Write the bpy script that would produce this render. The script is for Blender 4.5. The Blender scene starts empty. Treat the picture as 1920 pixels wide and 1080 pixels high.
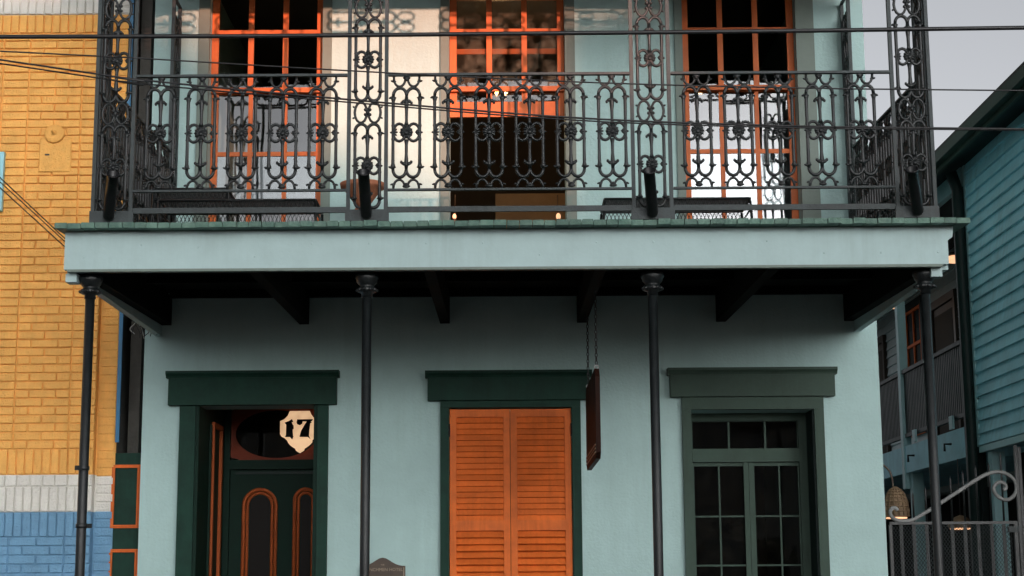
import bpy, math, random
from mathutils import Vector, Matrix
random.seed(7)
sc = bpy.context.scene
col = sc.collection
R = math.radians

# ------------------------------------------------------------ camera
F = 3100.0
CAM = Vector((0, -13.15, 1.65))
TH, YAW, ROLL = R(10.0), 0.0039, 0.007
fw = Vector((math.sin(YAW)*math.cos(TH), math.cos(YAW)*math.cos(TH), math.sin(TH)))
r0 = Vector((math.cos(YAW), -math.sin(YAW), 0))
u0 = r0.cross(fw)
rt = r0*math.cos(ROLL) - u0*math.sin(ROLL)
up = u0*math.cos(ROLL) + r0*math.sin(ROLL)
cd = bpy.data.cameras.new('camera')
cam = bpy.data.objects.new('camera', cd)
col.objects.link(cam)
M = Matrix((rt, up, -fw)).transposed().to_4x4()
M.translation = CAM
cam.matrix_world = M
cd.sensor_width = 36
cd.lens = F/1920*36
cd.clip_end = 2000
sc.camera = cam

def at(x, y, Y):
    """photo pixel -> world point on the vertical plane at depth Y"""
    d = fw*F + rt*(x-960) + up*(540-y)
    return CAM + d*((Y-CAM.y)/d.y)

# ------------------------------------------------------------ light
SUN_EL, SUN_AZ = R(5.0), R(16.5)          # azimuth to the right of straight behind the camera
w = bpy.data.worlds.new('World')
sc.world = w
w.use_nodes = True
nt = w.node_tree
bg = nt.nodes['Background']
sky = nt.nodes.new('ShaderNodeTexSky')
sky.sky_type = 'NISHITA'
sky.sun_disc = False
sky.sun_elevation = SUN_EL
sky.sun_rotation = math.pi - SUN_AZ
sky.altitude = 0
sky.air_density = 0.6
sky.dust_density = 3.6
sky.ozone_density = 2.5
bw_ = nt.nodes.new('ShaderNodeRGBToBW')            # thin haze: the whole sky paler, at the same luminance
hz_ = nt.nodes.new('ShaderNodeMix'); hz_.data_type = 'RGBA'
hz_.inputs[0].default_value = 0.94
nt.links.new(sky.outputs[0], bw_.inputs[0])
nt.links.new(sky.outputs[0], hz_.inputs[6])
nt.links.new(bw_.outputs[0], hz_.inputs[7])
nt.links.new(hz_.outputs[2], bg.inputs[0])
bg.inputs[1].default_value = 0.15
sd = bpy.data.lights.new('sun', 'SUN')
sd.energy = 1.6
sd.angle = R(0.6)
sd.color = (1.0, 0.47, 0.33)
sun = bpy.data.objects.new('sun', sd)
col.objects.link(sun)
to_sun = Vector((math.sin(SUN_AZ)*math.cos(SUN_EL), -math.cos(SUN_AZ)*math.cos(SUN_EL), math.sin(SUN_EL)))
sun.rotation_euler = to_sun.to_track_quat('Z', 'Y').to_euler()
sc.view_settings.view_transform = 'Standard'
sc.view_settings.look = 'None'
sc.view_settings.gamma = 1.0
sc.view_settings.exposure = 1.92

# ------------------------------------------------------------ materials
def mat(name, c, rough=0.6, bump=0.0, bscale=40, var=0.0, vscale=3.0, metal=0.0, spec=0.5, var2=None, vdet=5, coat=0.0, streak=0.0, sscale=2.0, orand=0.0):
    m = bpy.data.materials.new(name)
    m.use_nodes = True
    n = m.node_tree
    b = n.nodes['Principled BSDF']
    b.inputs['Base Color'].default_value = (*c, 1)
    b.inputs['Roughness'].default_value = rough
    b.inputs['Metallic'].default_value = metal
    b.inputs['Specular IOR Level'].default_value = spec
    b.inputs['Coat Weight'].default_value = coat
    tc = n.nodes.new('ShaderNodeNewGeometry')
    if var > 0:
        no = n.nodes.new('ShaderNodeTexNoise')
        no.inputs['Scale'].default_value = vscale
        no.inputs['Detail'].default_value = vdet
        no.inputs['Roughness'].default_value = 0.65
        n.links.new(tc.outputs['Position'], no.inputs['Vector'])
        rp = n.nodes.new('ShaderNodeValToRGB')
        rp.color_ramp.elements[0].position = 0.32
        rp.color_ramp.elements[1].position = 0.68
        c2 = var2 if var2 else tuple(min(1, v*(1+var)) for v in c)
        c1 = c if var2 else tuple(v*(1-var) for v in c)
        rp.color_ramp.elements[0].color = (*c1, 1)
        rp.color_ramp.elements[1].color = (*c2, 1)
        n.links.new(no.outputs['Fac'], rp.inputs['Fac'])
        n.links.new(rp.outputs['Color'], b.inputs['Base Color'])
        mr = n.nodes.new('ShaderNodeMapRange')
        mr.inputs['To Min'].default_value = max(0, rough-0.1)
        mr.inputs['To Max'].default_value = min(1, rough+0.12)
        n.links.new(no.outputs['Fac'], mr.inputs['Value'])
        n.links.new(mr.outputs['Result'], b.inputs['Roughness'])
    if streak > 0:
        mp = n.nodes.new('ShaderNodeMapping')
        mp.inputs['Scale'].default_value = (sscale*5, sscale*5, sscale*.35)
        n.links.new(tc.outputs['Position'], mp.inputs['Vector'])
        ns = n.nodes.new('ShaderNodeTexNoise')
        ns.inputs['Scale'].default_value = 1.0
        ns.inputs['Detail'].default_value = 7
        ns.inputs['Roughness'].default_value = .7
        n.links.new(mp.outputs[0], ns.inputs['Vector'])
        nl = n.nodes.new('ShaderNodeTexNoise')
        nl.inputs['Scale'].default_value = 1.1
        nl.inputs['Detail'].default_value = 3
        n.links.new(tc.outputs['Position'], nl.inputs['Vector'])
        ml = n.nodes.new('ShaderNodeMath'); ml.operation = 'MULTIPLY'
        n.links.new(ns.outputs['Fac'], ml.inputs[0]); n.links.new(nl.outputs['Fac'], ml.inputs[1])
        ms_ = n.nodes.new('ShaderNodeMapRange')
        ms_.inputs['From Min'].default_value = .24; ms_.inputs['From Max'].default_value = .40
        ms_.inputs['To Max'].default_value = streak
        n.links.new(ml.outputs[0], ms_.inputs['Value'])
        mc = n.nodes.new('ShaderNodeMix'); mc.data_type = 'RGBA'
        mc.inputs[7].default_value = (c[0]*.45, c[1]*.42, c[2]*.36, 1)
        n.links.new(ms_.outputs[0], mc.inputs[0])
        if b.inputs['Base Color'].links:
            n.links.new(b.inputs['Base Color'].links[0].from_socket, mc.inputs[6])
        else:
            mc.inputs[6].default_value = (*c, 1)
        n.links.new(mc.outputs[2], b.inputs['Base Color'])
    if orand > 0:                                           # each piece painted a touch lighter or darker
        oi = n.nodes.new('ShaderNodeObjectInfo')
        mo = n.nodes.new('ShaderNodeMapRange')
        mo.inputs['To Min'].default_value = 1-orand; mo.inputs['To Max'].default_value = 1+orand
        n.links.new(oi.outputs['Random'], mo.inputs['Value'])
        vs = n.nodes.new('ShaderNodeVectorMath'); vs.operation = 'SCALE'
        n.links.new(b.inputs['Base Color'].links[0].from_socket, vs.inputs[0])
        n.links.new(mo.outputs[0], vs.inputs['Scale'])
        n.links.new(vs.outputs[0], b.inputs['Base Color'])
    if bump > 0:
        nb = n.nodes.new('ShaderNodeTexNoise')
        nb.inputs['Scale'].default_value = bscale
        nb.inputs['Detail'].default_value = 4
        n.links.new(tc.outputs['Position'], nb.inputs['Vector'])
        bp = n.nodes.new('ShaderNodeBump')
        bp.inputs['Strength'].default_value = bump
        bp.inputs['Distance'].default_value = 0.01
        n.links.new(nb.outputs['Fac'], bp.inputs['Height'])
        n.links.new(bp.outputs['Normal'], b.inputs['Normal'])
    return m

def emit(name, c, s):
    m = bpy.data.materials.new(name)
    m.use_nodes = True
    b = m.node_tree.nodes['Principled BSDF']
    b.inputs['Base Color'].default_value = (*c, 1)
    b.inputs['Emission Color'].default_value = (*c, 1)
    b.inputs['Emission Strength'].default_value = s
    return m

def glass_mat(name, refl, tint, dirt=0.0):
    m = bpy.data.materials.new(name)
    m.use_nodes = True
    n = m.node_tree
    n.nodes.remove(n.nodes['Principled BSDF'])
    out = n.nodes['Material Output']
    tr = n.nodes.new('ShaderNodeBsdfTransparent')
    tr.inputs[0].default_value = (*tint, 1)
    gl = n.nodes.new('ShaderNodeBsdfGlossy')
    gl.inputs['Color'].default_value = (0.95, 0.97, 1, 1)
    gl.inputs['Roughness'].default_value = 0.015
    mx = n.nodes.new('ShaderNodeMixShader')
    mx.inputs[0].default_value = refl
    geo = n.nodes.new('ShaderNodeNewGeometry')
    nb = n.nodes.new('ShaderNodeTexNoise')
    nb.inputs['Scale'].default_value = 3.5
    nb.inputs['Detail'].default_value = 1
    n.links.new(geo.outputs['Position'], nb.inputs['Vector'])
    bp = n.nodes.new('ShaderNodeBump')
    bp.inputs['Strength'].default_value = 0.035
    bp.inputs['Distance'].default_value = 0.02
    n.links.new(nb.outputs['Fac'], bp.inputs['Height'])
    n.links.new(bp.outputs['Normal'], gl.inputs['Normal'])
    n.links.new(tr.outputs[0], mx.inputs[1])
    n.links.new(gl.outputs[0], mx.inputs[2])
    if dirt > 0:
        df = n.nodes.new('ShaderNodeBsdfDiffuse')
        df.inputs[0].default_value = (0.35, 0.30, 0.22, 1)
        m2 = n.nodes.new('ShaderNodeMixShader')
        nd = n.nodes.new('ShaderNodeTexNoise')
        nd.inputs['Scale'].default_value = 9
        nd.inputs['Detail'].default_value = 6
        n.links.new(geo.outputs['Position'], nd.inputs['Vector'])
        mr = n.nodes.new('ShaderNodeMapRange')
        mr.inputs['From Min'].default_value = 0.4
        mr.inputs['From Max'].default_value = 0.75
        mr.inputs['To Max'].default_value = dirt
        n.links.new(nd.outputs['Fac'], mr.inputs['Value'])
        n.links.new(mr.outputs['Result'], m2.inputs[0])
        n.links.new(mx.outputs[0], m2.inputs[1])
        n.links.new(df.outputs[0], m2.inputs[2])
        n.links.new(m2.outputs[0], out.inputs[0])
    else:
        n.links.new(mx.outputs[0], out.inputs[0])
    return m

def backlit(name, c, s0, s1):
    m = emit(name, c, s0)
    n = m.node_tree
    geo = n.nodes.new('ShaderNodeNewGeometry')
    no = n.nodes.new('ShaderNodeTexNoise'); no.inputs['Scale'].default_value = 22; no.inputs['Detail'].default_value = 6
    mr = n.nodes.new('ShaderNodeMapRange')
    mr.inputs['From Min'].default_value = .3; mr.inputs['From Max'].default_value = .65
    mr.inputs['To Min'].default_value = s0; mr.inputs['To Max'].default_value = s1
    n.links.new(geo.outputs['Position'], no.inputs['Vector']); n.links.new(no.outputs['Fac'], mr.inputs['Value'])
    n.links.new(mr.outputs[0], n.nodes['Principled BSDF'].inputs['Emission Strength'])
    return m

MT = dict(
    stucco=mat('stucco', (.41, .575, .56), .8, .4, 45, .10, 1.1, streak=.12, spec=.3),
    wood_blue=mat('wood_blue', (.385, .51, .51), .6, .15, 30, .06, 4, streak=.14, sscale=4, spec=.3),
    casing=mat('casing', (.13, .17, .145), .55, .1, 30, .1, 5),
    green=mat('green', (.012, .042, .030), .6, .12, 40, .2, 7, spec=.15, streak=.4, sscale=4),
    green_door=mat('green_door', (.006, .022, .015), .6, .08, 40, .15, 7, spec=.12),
    green_grey=mat('green_grey', (.045, .075, .058), .6, .12, 40, .12, 6, spec=.2, streak=.3, sscale=4),
    deck=mat('deck', (.035, .10, .075), .6, .5, 60, .3, 9, var2=(.12, .21, .165), orand=.18),
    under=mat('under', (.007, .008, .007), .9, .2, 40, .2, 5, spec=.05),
    orange=mat('orange', (.70, .15, .026), .6, .12, 40, .15, 6, spec=.25, streak=.4, sscale=5, orand=.10),
    orange_sash=mat('orange_sash', (.52, .115, .022), .5, .12, 40, .15, 6, spec=.3, streak=.3, sscale=5),
    iron=mat('iron', (.008, .0105, .011), .32, .35, 140, .35, 20, spec=.5),
    iron_flat=mat('iron_flat', (.036, .046, .048), .55, .25, 80, .3, 14, spec=.35, streak=.5, sscale=8),
    iron_pale=mat('iron_pale', (.20, .205, .20), .5, .25, 80, .25, 14, spec=.4),
    steel_dark=mat('steel_dark', (.008, .008, .009), .3, .1, 60, .2, 9, spec=.3),
    brick_o=mat('brick_orange', (.90, .465, .125), .75, .9, 70, .10, 6, spec=.25, streak=.2, sscale=3, orand=.035),
    brick_w=mat('brick_white', (.76, .74, .68), .8, .9, 70, .06, 6, spec=.25, streak=.2, sscale=3, orand=.035),
    brick_b=mat('brick_blue', (.17, .34, .51), .75, .9, 70, .10, 6, spec=.25, streak=.2, sscale=3, orand=.035),
    teal=mat('teal', (.35, .67, .76), .6, .15, 30, .12, 3, spec=.25, streak=.35, sscale=3, orand=.08),
    teal_post=mat('teal_post', (.30, .50, .52), .5, .1, 30, .08, 4),
    grey_board=mat('grey_board', (.50, .58, .58), .6, .12, 30, .08, 3),
    dark_green=mat('dark_green', (.008, .020, .018), .5, .1, 40, .2, 6, spec=.2),
    blue_trim=mat('blue_trim', (.02, .16, .32), .5, .1, 40, .1, 6),
    wire=mat('wire', (.01, .01, .011), .45, 0, 40, .2, 8),
    interior=mat('interior', (.055, .045, .035), .9, .1, 10, .2, 2),
    brown=mat('brown', (.42, .29, .17), .8, .1, 10, .15, 3),
    brown_dark=mat('brown_dark', (.05, .04, .03), .8, .2, 20, .2, 5, spec=.1),
    terracotta=mat('terracotta', (.36, .13, .065), .75, .3, 60, .15, 8),
    sign=mat('sign_red', (.022, .008, .005), .6, .15, 40, .2, 8, spec=.08),
    bronze=mat('bronze', (.06, .042, .03), .45, .3, 90, .2, 10, metal=.3),
    bronze_hi=mat('bronze_letter', (.24, .19, .13), .4, .1, 40, .1, 10, metal=.4),
    cream=backlit('cream_backlit', (.95, .60, .34), .13, .22),
    orange_deep_shade=mat('orange_deep_shade', (.16, .03, .012), .6, .1, 40, .15, 6, spec=.2),  # transom orange, darkened to carry the shade of the deep recess
    orange_shade=mat('orange_shade', (.34, .075, .018), .6, .1, 40, .15, 6, spec=.2),  # orange mouldings with the recess shade put into their colour
    black=mat('black_numeral', (.010, .008, .007), .5, spec=.1),
    bulb=emit('bulb', (1.0, .62, .30), 1.6),
    bulb_dim=emit('bulb_dim', (1.0, .55, .30), .30),
    wicker=mat('wicker', (.17, .11, .06), .7, .5, 120, .3, 20),
    asphalt=mat('asphalt', (.055, .055, .054), .9, .5, 60, .2, 4),
    paving=mat('paving', (.07, .066, .06), .85, .4, 50, .2, 3),
    soil=mat('soil', (.07, .065, .055), .95, .4, 20, .2, 2),
    blocker_a=mat('blocker_a', (.66, .66, .62), .8, .2, 20, .1, 2),
    blocker_b=mat('blocker_b', (.62, .58, .52), .8, .2, 20, .1, 2),
    roofing=mat('roofing', (.06, .055, .05), .85, .4, 20, .25, 4),
    white=mat('white_paint', (.72, .72, .70), .5, .1, 30, .06, 5),
    concrete=mat('concrete', (.10, .095, .085), .9, .6, 30, .25, 4),
    grey_box=mat('grey_box', (.42, .43, .42), .5, .1, 30, .1, 6),
    glass=glass_mat('glass', .09, (.75, .78, .78)),
    glass_low=glass_mat('glass_low', .018, (.5, .52, .5), .015),
    glass_dusty=glass_mat('glass_dusty', .07, (.7, .7, .68), .28),
)

# ------------------------------------------------------------ mesh helpers
class MB:
    def __init__(s):
        s.v = []; s.f = []; s.sm = []
    def face(s, ids, sm=False):
        s.f.append(ids); s.sm.append(sm)
    def box(s, x0, x1, y0, y1, z0, z1, bev=0.0):
        if x0 > x1: x0, x1 = x1, x0
        if y0 > y1: y0, y1 = y1, y0
        if z0 > z1: z0, z1 = z1, z0
        b = len(s.v)
        s.v += [(x0,y0,z0),(x1,y0,z0),(x1,y1,z0),(x0,y1,z0),(x0,y0,z1),(x1,y0,z1),(x1,y1,z1),(x0,y1,z1)]
        for q in ((0,3,2,1),(4,5,6,7),(0,1,5,4),(1,2,6,5),(2,3,7,6),(3,0,4,7)):
            s.face([b+i for i in q])
        return s
    def bbox(s, x0, x1, y0, y1, z0, z1, bv=0.006):
        """box whose camera-side (low y) face edges are chamfered"""
        b = len(s.v)
        s.v += [(x0,y1,z0),(x1,y1,z0),(x1,y1,z1),(x0,y1,z1),
                (x0,y0+bv,z0),(x1,y0+bv,z0),(x1,y0+bv,z1),(x0,y0+bv,z1),
                (x0+bv,y0,z0+bv),(x1-bv,y0,z0+bv),(x1-bv,y0,z1-bv),(x0+bv,y0,z1-bv)]
        s.face([b, b+3, b+2, b+1])
        for k in range(4):
            j = (k+1) % 4
            s.face([b+k, b+j, b+4+j, b+4+k])
            s.face([b+4+k, b+4+j, b+8+j, b+8+k])
        s.face([b+8, b+9, b+10, b+11])
        return s
    def tube(s, pts, r, n=6, closed=False, caps=True):
        P = [Vector(p) for p in pts]
        m = len(P)
        rad = r if isinstance(r, (list, tuple)) else [r]*m
        b = len(s.v)
        prev = None
        for i in range(m):
            if closed:
                t = P[(i+1) % m] - P[i-1]
            else:
                t = P[min(i+1, m-1)] - P[max(i-1, 0)]
            t.normalize()
            if prev is None:
                a = Vector((0, 1, 0)) if abs(t.y) < .9 else Vector((1, 0, 0))
                nn = (a - t*a.dot(t)).normalized()
            else:
                nn = (prev - t*prev.dot(t)).normalized()
            prev = nn
            bb = t.cross(nn)
            for k in range(n):
                an = 2*math.pi*k/n
                q = P[i] + (nn*math.cos(an) + bb*math.sin(an))*rad[i]
                s.v.append(tuple(q))
        for i in range(m if closed else m-1):
            j = (i+1) % m
            for k in range(n):
                l = (k+1) % n
                s.face([b+i*n+k, b+i*n+l, b+j*n+l, b+j*n+k], True)
        if caps and not closed:
            s.face([b+k for k in range(n)][::-1])
            s.face([b+(m-1)*n+k for k in range(n)])
        return s
    def lathe(s, prof, n=16, c=(0, 0, 0), caps=True):
        b = len(s.v)
        for r, z in prof:
            for k in range(n):
                a = 2*math.pi*k/n
                s.v.append((c[0]+r*math.cos(a), c[1]+r*math.sin(a), c[2]+z))
        for i in range(len(prof)-1):
            for k in range(n):
                l = (k+1) % n
                s.face([b+i*n+k, b+i*n+l, b+(i+1)*n+l, b+(i+1)*n+k], True)
        if caps:
            s.face([b+k for k in range(n)][::-1])
            s.face([b+(len(prof)-1)*n+k for k in range(n)])
        return s
    def ell(s, c, rx, ry, rz, ang=0.0, nu=7, nv=4):
        """ellipsoid, rotated by ang about y"""
        b = len(s.v)
        ca, sa = math.cos(ang), math.sin(ang)
        def put(x, y, z):
            s.v.append((c[0]+x*ca+z*sa, c[1]+y, c[2]-x*sa+z*ca))
        put(0, 0, rz)
        for i in range(1, nv):
            ph = math.pi*i/nv
            for k in range(nu):
                a = 2*math.pi*k/nu
                put(rx*math.sin(ph)*math.cos(a), ry*math.sin(ph)*math.sin(a), rz*math.cos(ph))
        put(0, 0, -rz)
        e = len(s.v)-1
        for k in range(nu):
            l = (k+1) % nu
            s.face([b, b+1+k, b+1+l], True)
            s.face([e, b+1+(nv-2)*nu+l, b+1+(nv-2)*nu+k], True)
            for i in range(nv-2):
                s.face([b+1+i*nu+k, b+1+(i+1)*nu+k, b+1+(i+1)*nu+l, b+1+i*nu+l], True)
        return s
    def prism(s, out, y0, y1):
        """outline of (x,z) extruded from y0 to y1"""
        b = len(s.v); n = len(out)
        s.v += [(x, y0, z) for x, z in out] + [(x, y1, z) for x, z in out]
        s.face([b+k for k in range(n)]); s.face([b+n+k for k in range(n)][::-1])
        for k in range(n):
            l = (k+1) % n
            s.face([b+k, b+n+k, b+n+l, b+l])
        return s
    def mesh(s, name, m):
        me = bpy.data.meshes.new(name)
        me.from_pydata(s.v, [], s.f)
        me.polygons.foreach_set('use_smooth', s.sm)
        me.update()
        if m: me.materials.append(MT[m] if isinstance(m, str) else m)
        return me
    def build(s, name, m, parent=None, loc=(0, 0, 0), rot=(0, 0, 0)):
        return put(name, s.mesh(name, m), parent, loc, rot)

def put(name, me, parent=None, loc=(0, 0, 0), rot=(0, 0, 0)):
    o = bpy.data.objects.new(name, me)
    col.objects.link(o)
    o.location = loc; o.rotation_euler = rot
    if parent: o.parent = parent
    return o
def empty(name, loc=(0, 0, 0)):
    o = bpy.data.objects.new(name, None)
    o.empty_display_size = .1
    col.objects.link(o); o.location = loc
    return o
def tag(o, label=None, cat=None, group=None, kind=None):
    if label: o['label'] = label
    if cat: o['category'] = cat
    if group: o['group'] = group
    if kind: o['kind'] = kind
    return o
def arc(cx, cz, rx, rz, a0, a1, n=10, y=0.0):
    return [(cx+rx*math.cos(R(a0+(a1-a0)*i/n)), y, cz+rz*math.sin(R(a0+(a1-a0)*i/n))) for i in range(n+1)]
def sweep(P, n=12):
    """catmull-rom through points"""
    P = [Vector(p) for p in P]
    P = [P[0]*2-P[1]] + P + [P[-1]*2-P[-2]]
    o = []
    for i in range(1, len(P)-2):
        for k in range(n):
            t = k/n
            a, b, c, d = P[i-1], P[i], P[i+1], P[i+2]
            o.append(.5*((2*b)+(c-a)*t+(2*a-5*b+4*c-d)*t*t+(3*b-a-3*c+d)*t**3))
    o.append(P[-2])
    return o

# ------------------------------------------------------------ ground
tag(MB().box(-150, 150, -150, 150, -.4, -.14).build('ground', 'soil'), kind='structure')
tag(MB().box(-60, 60, -14.4, -3.15, -.3, -.125).build('road', 'asphalt'), kind='structure')
tag(MB().box(-60, 60, -3.0, .6, -.3, 0).build('pavement', 'paving'), kind='structure')
tag(MB().box(-60, 60, -3.148, -3.003, -.3, .005).build('kerb', 'concrete'), kind='structure')
tag(MB().box(-60, 60, -17.6, -14.405, -.3, 0).build('far_pavement', 'paving'), kind='structure')
tag(MB().box(2.99, 6.5, .605, 16, -.3, .004).build('courtyard', 'paving'), kind='structure')

# ------------------------------------------------------------ pale blue hotel building
HX0, HX1 = -2.90, 2.985
hotel = tag(empty('hotel_building', (0, 0, 0)), 'pale blue stucco two-storey hotel with dark green doorways behind the iron gallery', 'building')
GZ = 3.03
openings = [(-2.469, -1.499, 0, GZ), (-.457, .518, 0, 3.0), (1.468, 2.448, 0, 2.972),
            (-2.436, -1.501, 4.03, 6.75), (-.456, .501, 4.03, 6.75), (1.476, 2.417, 4.03, 6.75)]
def holed_wall(mb, x0, x1, z0, z1, ops, y0, depth):
    xs = sorted({x0, x1, *[o[0] for o in ops], *[o[1] for o in ops]})
    zs = sorted({z0, z1, *[o[2] for o in ops], *[o[3] for o in ops]})
    ins = lambda x, z: any(o[0] < x < o[1] and o[2] < z < o[3] for o in ops)
    for i in range(len(xs)-1):
        for k in range(len(zs)-1):
            if ins((xs[i]+xs[i+1])/2, (zs[k]+zs[k+1])/2): continue
            b = len(mb.v)
            mb.v += [(xs[i], y0, zs[k]), (xs[i+1], y0, zs[k]), (xs[i+1], y0, zs[k+1]), (xs[i], y0, zs[k+1])]
            mb.face([b, b+1, b+2, b+3])
            b = len(mb.v)
            mb.v += [(xs[i], y0+depth, zs[k]), (xs[i+1], y0+depth, zs[k]), (xs[i+1], y0+depth, zs[k+1]), (xs[i], y0+depth, zs[k+1])]
            mb.face([b+3, b+2, b+1, b])
    for a, b_, c, d in ops:
        for p, q in (((a, c), (a, d)), ((a, d), (b_, d)), ((b_, d), (b_, c)), ((b_, c), (a, c))):
            b = len(mb.v)
            mb.v += [(p[0], y0, p[1]), (q[0], y0, q[1]), (q[0], y0+depth, q[1]), (p[0], y0+depth, p[1])]
            mb.face([b, b+1, b+2, b+3])
wl = MB()
holed_wall(wl, HX0, HX1, 0, 7.3, openings, 0, .3)
wl.build('wall', 'stucco', hotel)
MB().box(HX0, HX0+.25, .302, 4.9, 0, 7.3).build('side_wall', 'stucco', hotel)
MB().box(HX1-.25, HX1, .302, 4.9, 0, 7.3).build('side_wall', 'stucco', hotel)
MB().box(HX0-.1, HX1+.1, -.12, 5.0, 7.302, 7.5).build('roof', 'roofing', hotel)
MB().box(HX0+.253, HX1-.253, 4.62, 4.88, 0, 7.3).build('back_wall', 'stucco', hotel)
# rooms
rm = MB()
rm.box(HX0+.252, HX1-.252, 4.5, 4.6, 0, 7.2)
rm.box(HX0+.252, HX1-.252, .31, 4.499, 3.78, 3.98)
rm.box(HX0+.252, HX1-.252, .31, 4.499, 7.0, 7.1)
rm.box(-1.2, -1.1, 1.35, 4.499, 3.981, 6.999)
rm.box(1.1, 1.2, .31, 4.499, 3.981, 6.999)
rm.box(-1.2, -1.1, .31, 4.499, .05, 3.779)
rm.box(1.0, 1.1, .31, 4.499, .05, 3.779)
rm.box(HX0+.26, HX1-.26, .31, 4.499, .01, .05)
rm.build('interior_wall', 'interior', hotel)
MB().box(-.10, 1.09, 3.6, 3.75, 3.985, 5.6).build('interior_panel', 'brown', hotel)

def lintel(x0, x1, z0, z1, m):
    o = MB().box(x0+.02, x1-.02, -.075, -.001, z0, z1-.055).build('lintel', m, hotel)
    c = MB()
    c.prism([(-.001, z1-.054), (-.08, z1-.054), (-.085, z1-.04), (-.105, z1-.02), (-.105, z1), (-.001, z1)], 0, x1-x0)
    # profile was given as (y,z): turn it round so it runs along x
    c.v = [(x0+y, x, z) for x, y, z in c.v]
    c.build('cornice', m, o)
lintel(-2.705, -1.329, GZ, 3.30, 'green')
lintel(-.645, .683, 3.055, 3.29, 'green')
lintel(1.285, 2.635, 3.072, 3.30, 'green_grey')

def casing(x0, x1, z0, z1, wl_, wr, top, m, pr=.04):
    c = MB()
    c.box(x0-wl_, x0, -pr, -.001, z0, z1)
    c.box(x1, x1+wr, -pr, -.001, z0, z1)
    if top: c.box(x0-wl_, x1+wr, -pr-.003, -.001, z1+.001, z1+top)
    return c.build('casing', m, hotel)
casing(-2.469, -1.499, 0, GZ-.002, .127, .084, 0, 'green')
casing(-.457, .518, 0, 2.998, .068, .071, .055, 'green')
casing(1.468, 2.448, 0, 2.970, .072, .076, .10, 'green_grey')

# --- entrance with its deep panelled recess
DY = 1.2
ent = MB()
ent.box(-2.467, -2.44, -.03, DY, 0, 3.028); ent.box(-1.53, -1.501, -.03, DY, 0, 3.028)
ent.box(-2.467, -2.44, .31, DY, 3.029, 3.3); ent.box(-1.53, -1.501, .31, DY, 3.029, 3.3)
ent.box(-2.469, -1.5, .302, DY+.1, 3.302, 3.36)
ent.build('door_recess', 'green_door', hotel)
rv = MB()
rv.box(-2.436, -2.42, .42, .46, .3, 2.92); rv.box(-2.436, -2.42, .98, 1.02, .3, 2.92)
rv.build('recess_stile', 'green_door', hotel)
ob = MB()
for y0, y1, z0, z1 in ((.52, .56, .75, 2.95), (.90, .945, .75, 2.95), (.562, .898, .75, .79), (.562, .898, 2.91, 2.95)):
    ob.box(-2.438, -2.412, y0, y1, z0, z1)
ob.build('recess_moulding', 'orange_shade', hotel)
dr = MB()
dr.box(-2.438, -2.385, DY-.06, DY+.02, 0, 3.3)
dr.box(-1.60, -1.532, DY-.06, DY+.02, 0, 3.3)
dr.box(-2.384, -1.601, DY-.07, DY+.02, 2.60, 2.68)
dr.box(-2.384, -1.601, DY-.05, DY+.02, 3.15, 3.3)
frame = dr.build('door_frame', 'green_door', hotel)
# transom: orange board, recess shade put into its colour, with an oval light
tr = MB()
cx, cz, rx, rz = -1.99, 2.905, .355, .208
n = 40
ring = [(cx+rx*math.cos(2*math.pi*i/n), cz+rz*math.sin(2*math.pi*i/n)) for i in range(n)]
def on_rect(a):
    hx0, hx1, hz0, hz1 = -2.384-cx, -1.601-cx, 2.681-cz, 3.149-cz
    dx, dz = math.cos(a), math.sin(a)
    t = min((hx1/dx if dx > 1e-9 else hx0/dx if dx < -1e-9 else 9), (hz1/dz if dz > 1e-9 else hz0/dz if dz < -1e-9 else 9))
    return cx+dx*t, cz+dz*t
outr = [on_rect(2*math.pi*i/n) for i in range(n)]
tr.v = [(x, DY-.03, z) for x, z in ring] + [(x, DY-.03, z) for x, z in outr] + [(x, DY, z) for x, z in ring]
for i in range(n):
    j = (i+1) % n
    tr.face([i, j, n+j, n+i]); tr.face([i, 2*n+i, 2*n+j, j])
tro = tr.build('transom', 'orange_deep_shade', hotel)
pn = MB(); pn.prism(ring, DY-.012, DY-.006); pn.build('pane', 'glass_low', tro)
# door leaf with two arched lights
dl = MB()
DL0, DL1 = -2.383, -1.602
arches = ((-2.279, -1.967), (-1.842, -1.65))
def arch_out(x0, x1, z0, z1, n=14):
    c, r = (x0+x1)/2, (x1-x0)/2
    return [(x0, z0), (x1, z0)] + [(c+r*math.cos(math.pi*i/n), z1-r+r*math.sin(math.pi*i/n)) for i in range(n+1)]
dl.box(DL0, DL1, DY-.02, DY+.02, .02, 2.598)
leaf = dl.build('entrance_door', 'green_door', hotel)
for x0, x1 in ((-2.279, -1.967), (-1.842, -1.62)):
    c = (x0+x1)/2; r = (x1-x0)/2; top = 2.446
    for k, (ins, rad) in enumerate(((.018, .017), (.050, .014))):
        path = [(x0+ins, DY-.024-.004*(2-k), .5)] + [(c-(r-ins)*math.cos(math.pi*i/14), DY-.024-.004*(2-k), top-r+(r-ins)*math.sin(math.pi*i/14)) for i in range(15)] + [(x1-ins, DY-.024-.004*(2-k), .5)]
        MB().tube(path, rad, 6).build('moulding', 'orange_shade', leaf)
    g = MB(); g.prism(arch_out(x0+.07, x1-.07, .5, top-.07), DY-.027, DY-.0215)
    g.build('pane', 'black', leaf)
bd = MB()
for a, b, c_, d in ((-2.34, -1.62, 2.56, 2.58),):
    bd.box(a, b, DY-.035, DY-.0205, c_, d)
bd.build('bead', 'dark_green', leaf)
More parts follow.
